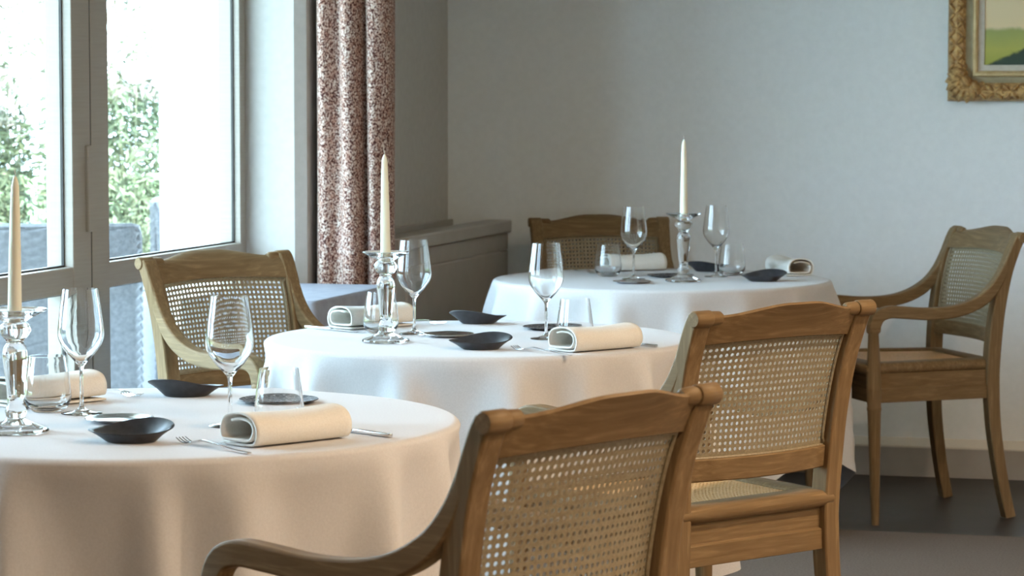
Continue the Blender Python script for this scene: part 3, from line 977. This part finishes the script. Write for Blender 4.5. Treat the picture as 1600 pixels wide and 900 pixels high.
# single-mesh wine glass: keep the bowl as the thing itself
ch = wg.children[0]
ch.parent = None
bpy.data.objects.remove(wg)
wg = ch
wg.name = 'wine_glass'
WG = [((-2.035, 4.555), 'wine glass on the front table, in front of the window mullion'),
      ((-1.711, 4.448), 'wine glass on the front table, in front of the cane chair back'),
      ((-1.951, 6.292), 'wine glass on the middle table, right behind the candlestick'),
      ((-1.614, 6.244), 'wine glass standing alone at the middle of the middle table'),
      ((-1.879, 8.349), 'wine glass on the far table, left of its candlestick'),
      ((-1.654, 8.524), 'wine glass on the far table, right of its candlestick')]
for i, ((x, y), lb) in enumerate(WG):
    place(wg, i > 0, (x, y, ZT), 0.0, lb, 'wine glass', 'stemmed wine glasses')
TB = [((-1.629, 4.469), 'water tumbler behind the rolled napkin on the front table'),
      ((-2.110, 4.575), 'water tumbler beside the front candlestick at the left edge'),
      ((-1.530, 6.185), 'water tumbler behind the right rolled napkin on the middle table'),
      ((-2.032, 6.285), 'water tumbler left of the middle candlestick'),
      ((-1.985, 8.456), 'water tumbler on the far table in front of the cane chair'),
      ((-1.618, 8.600), 'water tumbler on the far table behind the right wine glass')]
for i, ((x, y), lb) in enumerate(TB):
    place(tb, i > 0, (x, y, ZT), 0.0, lb, 'tumbler', 'water tumblers')

# rolled napkin: a sheet wound about its long axis, loose flap under it
def napkin(ends=1):
    L = 0.198
    sec = cat([(0.046, 0.0035, 0), (0.010, 0.0030, 0), (-0.030, 0.0040, 0), (-0.041, 0.012, 0), (-0.044, 0.028, 0), (-0.036, 0.044, 0), (-0.015, 0.0525, 0), (0.012, 0.0525, 0), (0.032, 0.046, 0), (0.0405, 0.032, 0), (0.0395, 0.016, 0), (0.030, 0.0105, 0), (0.000, 0.0100, 0), (-0.026, 0.0110, 0), (-0.034, 0.020, 0), (-0.034, 0.032, 0), (-0.024, 0.041, 0), (0.000, 0.0445, 0), (0.020, 0.041, 0)], 4)
    mb = MB()
    cols = 20
    vs = []
    for c in range(cols + 1):
        q = c / cols
        x = (q - 0.5) * L
        n = len(sec)
        for i, p in enumerate(sec):
            w = i / (n - 1)
            sag = 1.0 + 0.02 * math.sin(5 * q + 2) - 0.05 * math.sin(PI * q) * (p.y > 0.02)
            vs.append((x + 0.004 * math.sin(9 * w) * (1 if q in (0, 1) else 0.6), p.x * (1 + 0.03 * math.sin(4 * q)), p.y * sag))
    n = len(sec)
    mb.add(vs, [(c * n + i, c * n + i + 1, (c + 1) * n + i + 1, (c + 1) * n + i) for c in range(cols) for i in range(n - 1)])
    return mb.build('rolled_napkin', 'cloth_napkin', None, sharp=180, solid=0.0036)
nk = napkin()
NK = [((-1.546, 4.274), math.degrees(math.atan2(0.166, 0.104)), 'rolled cream napkin at the front edge of the front table'),
      ((-2.165, 4.695), 60.0, 'rolled cream napkin behind the candlestick at the left edge'),
      ((-1.440, 6.012), 55.0, 'rolled cream napkin at the right of the middle table'),
      ((-2.112, 6.459), 57.0, 'rolled cream napkin behind the middle candlestick'),
      ((-1.455, 8.705), 122.0, 'rolled cream napkin at the right end of the far table'),
      ((-1.975, 8.760), 36.0, 'rolled cream napkin on the far table in front of the cane chair')]
for i, ((x, y), a, lb) in enumerate(NK):
    place(nk, i > 0, (x, y, ZT), R(a + 180 if i in (1, 3) else a), lb, 'napkin', 'rolled napkins')

# dark boat-shaped bread plate with pointed ends
def leaf_plate():
    n = 64
    def outline(a):
        x = 0.072 * math.cos(a)
        s = math.sin(a)
        y = 0.050 * math.copysign(abs(s) ** 1.25, s) * (1.0 if s > 0 else 0.92)
        return x, y
    def rimz(a):
        s = math.sin(a)
        return 0.0195 + 0.014 * max(0, math.sin(a + 0.45)) ** 2 - 0.003 * max(0, -s) + 0.004 * max(0, math.cos(a)) ** 4
    rings = []
    def ring(k, zf, z0=0.0):
        out = []
        for i in range(n):
            a = 2 * PI * i / n
            ox, oy = outline(a)
            bx, by = 0.040 * math.cos(a), 0.030 * math.sin(a)
            out.append((bx + (ox - bx) * k, by + (oy - by) * k, z0 + rimz(a) * zf))
        return out
    rings = [ring(-0.05, 0.0, 0.0), ring(0.0, 0.0, 0.0005), ring(0.12, 0.14), ring(0.45, 0.52), ring(0.8, 0.85), ring(0.985, 0.99), ring(1.0, 1.03), ring(0.97, 1.06), ring(0.75, 0.92, 0.001), ring(0.4, 0.62, 0.001), ring(0.1, 0.36, 0.001), ring(-0.1, 0.20, 0.002), ring(-0.6, 0.14, 0.002)]
    return MB().loops(rings).build('leaf_plate', 'slate_glaze', None, sharp=60)
lp = leaf_plate()
LP = [((-1.791, 4.205), 12.0, 'dark leaf-shaped bread plate at the near edge of the front table'),
      ((-1.966, 4.880), 198.0, 'dark leaf-shaped bread plate at the back of the front table'),
      ((-1.691, 5.955), 15.0, 'dark leaf-shaped bread plate at the near side of the middle table'),
      ((-1.888, 6.625), 196.0, 'dark leaf-shaped bread plate at the back of the middle table'),
      ((-1.474, 8.355), 14.0, 'dark leaf-shaped bread plate at the right of the far table'),
      ((-1.728, 8.780), 190.0, 'dark leaf-shaped bread plate at the back of the far table')]
for i, ((x, y), a, lb) in enumerate(LP):
    place(lp, i > 0, (x, y, ZT), R(a), lb, 'plate', 'dark leaf-shaped plates')

# small round metal dish and the dark lacy one
def dish(name, mat, r):
    prof = [(0, 0.0), (r * 0.62, 0.0), (r * 0.72, 0.0015), (r * 0.97, 0.0055), (r, 0.0068), (r * 0.985, 0.0078), (r * 0.74, 0.0045), (r * 0.66, 0.0026), (0, 0.0022)]
    return MB().lathe(prof, 48).build(name, mat, None, sharp=50)
sd, dd = dish('metal_dish', 'steel', 0.060), dish('lace_dish', 'lace_dish', 0.074)
for i, ((x, y), lb) in enumerate([((-1.922, 4.461), 'small round metal dish on the front table'), ((-1.852, 6.247), 'small round metal dish on the middle table'), ((-1.842, 8.170), 'small round metal dish on the far table')]):
    place(sd, i > 0, (x, y, ZT), 0, lb, 'dish', 'small metal dishes')
for i, ((x, y), lb) in enumerate([((-1.756, 4.815), 'dark lace-patterned dish behind the tumbler on the front table'), ((-1.665, 6.510), 'dark patterned dish behind the wine glass on the middle table'), ((-1.790, 8.480), 'dark patterned dish behind the candlestick on the far table')]):
    place(dd, i > 0, (x, y, ZT), 0, lb, 'dish', 'dark patterned dishes')

# cutlery
def fork():
    """tines toward +x, lying on its back, origin mid-length"""
    k = empty('fork')
    path = cat([(-0.105, 0, 0.0022), (-0.06, 0, 0.0030), (0.0, 0, 0.0075), (0.030, 0, 0.0095), (0.048, 0, 0.0060)], 6)
    mb = MB()
    rings = []
    N = len(path)
    for i, p in enumerate(path):
        q = i / (N - 1)
        w = 0.0042 - 0.0018 * math.sin(PI * min(1, q * 1.1)) if q < 0.86 else 0.0026 + (q - 0.86) / 0.14 * 0.009
        h = 0.0011
        rings.append([p + Vector((0, -w, -h)), p + Vector((0, w, -h)), p + Vector((0, w, h)), p + Vector((0, -w, h))])
    mb.loops(rings).build('handle', 'steel', k, sharp=60)
    for j in range(4):
        y = (j - 1.5) * 0.0062
        tp = cat([(0.046, y * 0.9, 0.0064), (0.060, y, 0.0032), (0.078, y, 0.0026), (0.096, y * 0.95, 0.0085)], 4)
        MB().tube(tp, lambda q: 0.0014 - 0.0006 * q, 6).build('tine', 'steel', k)
    return k
def knife():
    k = empty('knife')
    MB().box(-0.105, -0.010, -0.0048, 0.0048, 0.0, 0.0065).build('handle', 'steel', k, 0.0015)
    bl = [(-0.010, -0.004), (0.0, -0.008), (0.075, -0.0095), (0.098, -0.004), (0.104, 0.004), (0.0, 0.005), (-0.010, 0.004)]
    MB().loops([[(x, y, 0.0015) for x, y in bl], [(x, y, 0.0035) for x, y in bl]]).build('blade', 'steel', k, sharp=30)
    return k
fk, kf = fork(), knife()
FK = [((-1.632, 4.164), (-0.81, 0.58), 'fork at the near edge of the front table'),
      ((-2.112, 4.872), (0.81, -0.58), 'fork at the back of the front table'),
      ((-1.538, 5.904), (-0.81, 0.61), 'fork at the near side of the middle table'),
      ((-2.030, 6.604), (0.81, -0.60), 'fork at the back of the middle table'),
      ((-2.098, 8.620), (0.55, -0.83), 'fork at the left of the far table')]
for i, ((x, y), d, lb) in enumerate(FK):
    place(fk, i > 0, (x, y, ZT), math.atan2(d[1], d[0]), lb, 'fork', 'table forks')
KN = [((-1.485, 4.424), (-0.85, 0.53), 'knife sticking out behind the front rolled napkin'),
      ((-1.408, 6.154), (-0.85, 0.53), 'knife sticking out behind the right napkin of the middle table'),
      ((-2.165, 6.335), (0.88, -0.47), 'knife at the left edge of the middle table')]
for i, ((x, y), d, lb) in enumerate(KN):
    place(kf, i > 0, (x, y, ZT), math.atan2(d[1], d[0]), lb, 'knife', 'table knives')

# ------------------------------------------------------------------ warm ceiling downlights of the room
def downlight(x, y, power, label):
    d = empty('ceiling_downlight', (x, y, ZC))
    tag(d, label, 'ceiling light', 'ceiling downlights')
    MB().lathe([(0.055, 0.0), (0.075, 0.0), (0.078, -0.006), (0.072, -0.010), (0.055, -0.006)], 32, closed_profile=True).build('ring', 'lamp_metal', d)
    MB().lathe([(0, -0.0015), (0.055, -0.0015)], 32).build('diffuser', 'lamp_glow', d)
    L = bpy.data.lights.new('downlight_lamp', 'AREA')
    L.shape = 'DISK'
    L.size = 0.12
    L.spread = R(166)
    L.energy = power
    L.color = (1.0, 0.74, 0.50)
    o = bpy.data.objects.new('downlight_lamp', L)
    C.objects.link(o)
    o.parent = d
    o.location = (0, 0, -0.014)
for (x, y, lb) in ((0.6, 2.2, 'recessed ceiling downlight nearest above the camera'), (0.6, 5.0, 'recessed ceiling downlight nearest the middle table'), (2.6, 2.2, 'recessed ceiling downlight at the right behind the camera'), (2.6, 5.0, 'recessed ceiling downlight in the middle of the right row')):
    downlight(x, y, 45.0, lb)
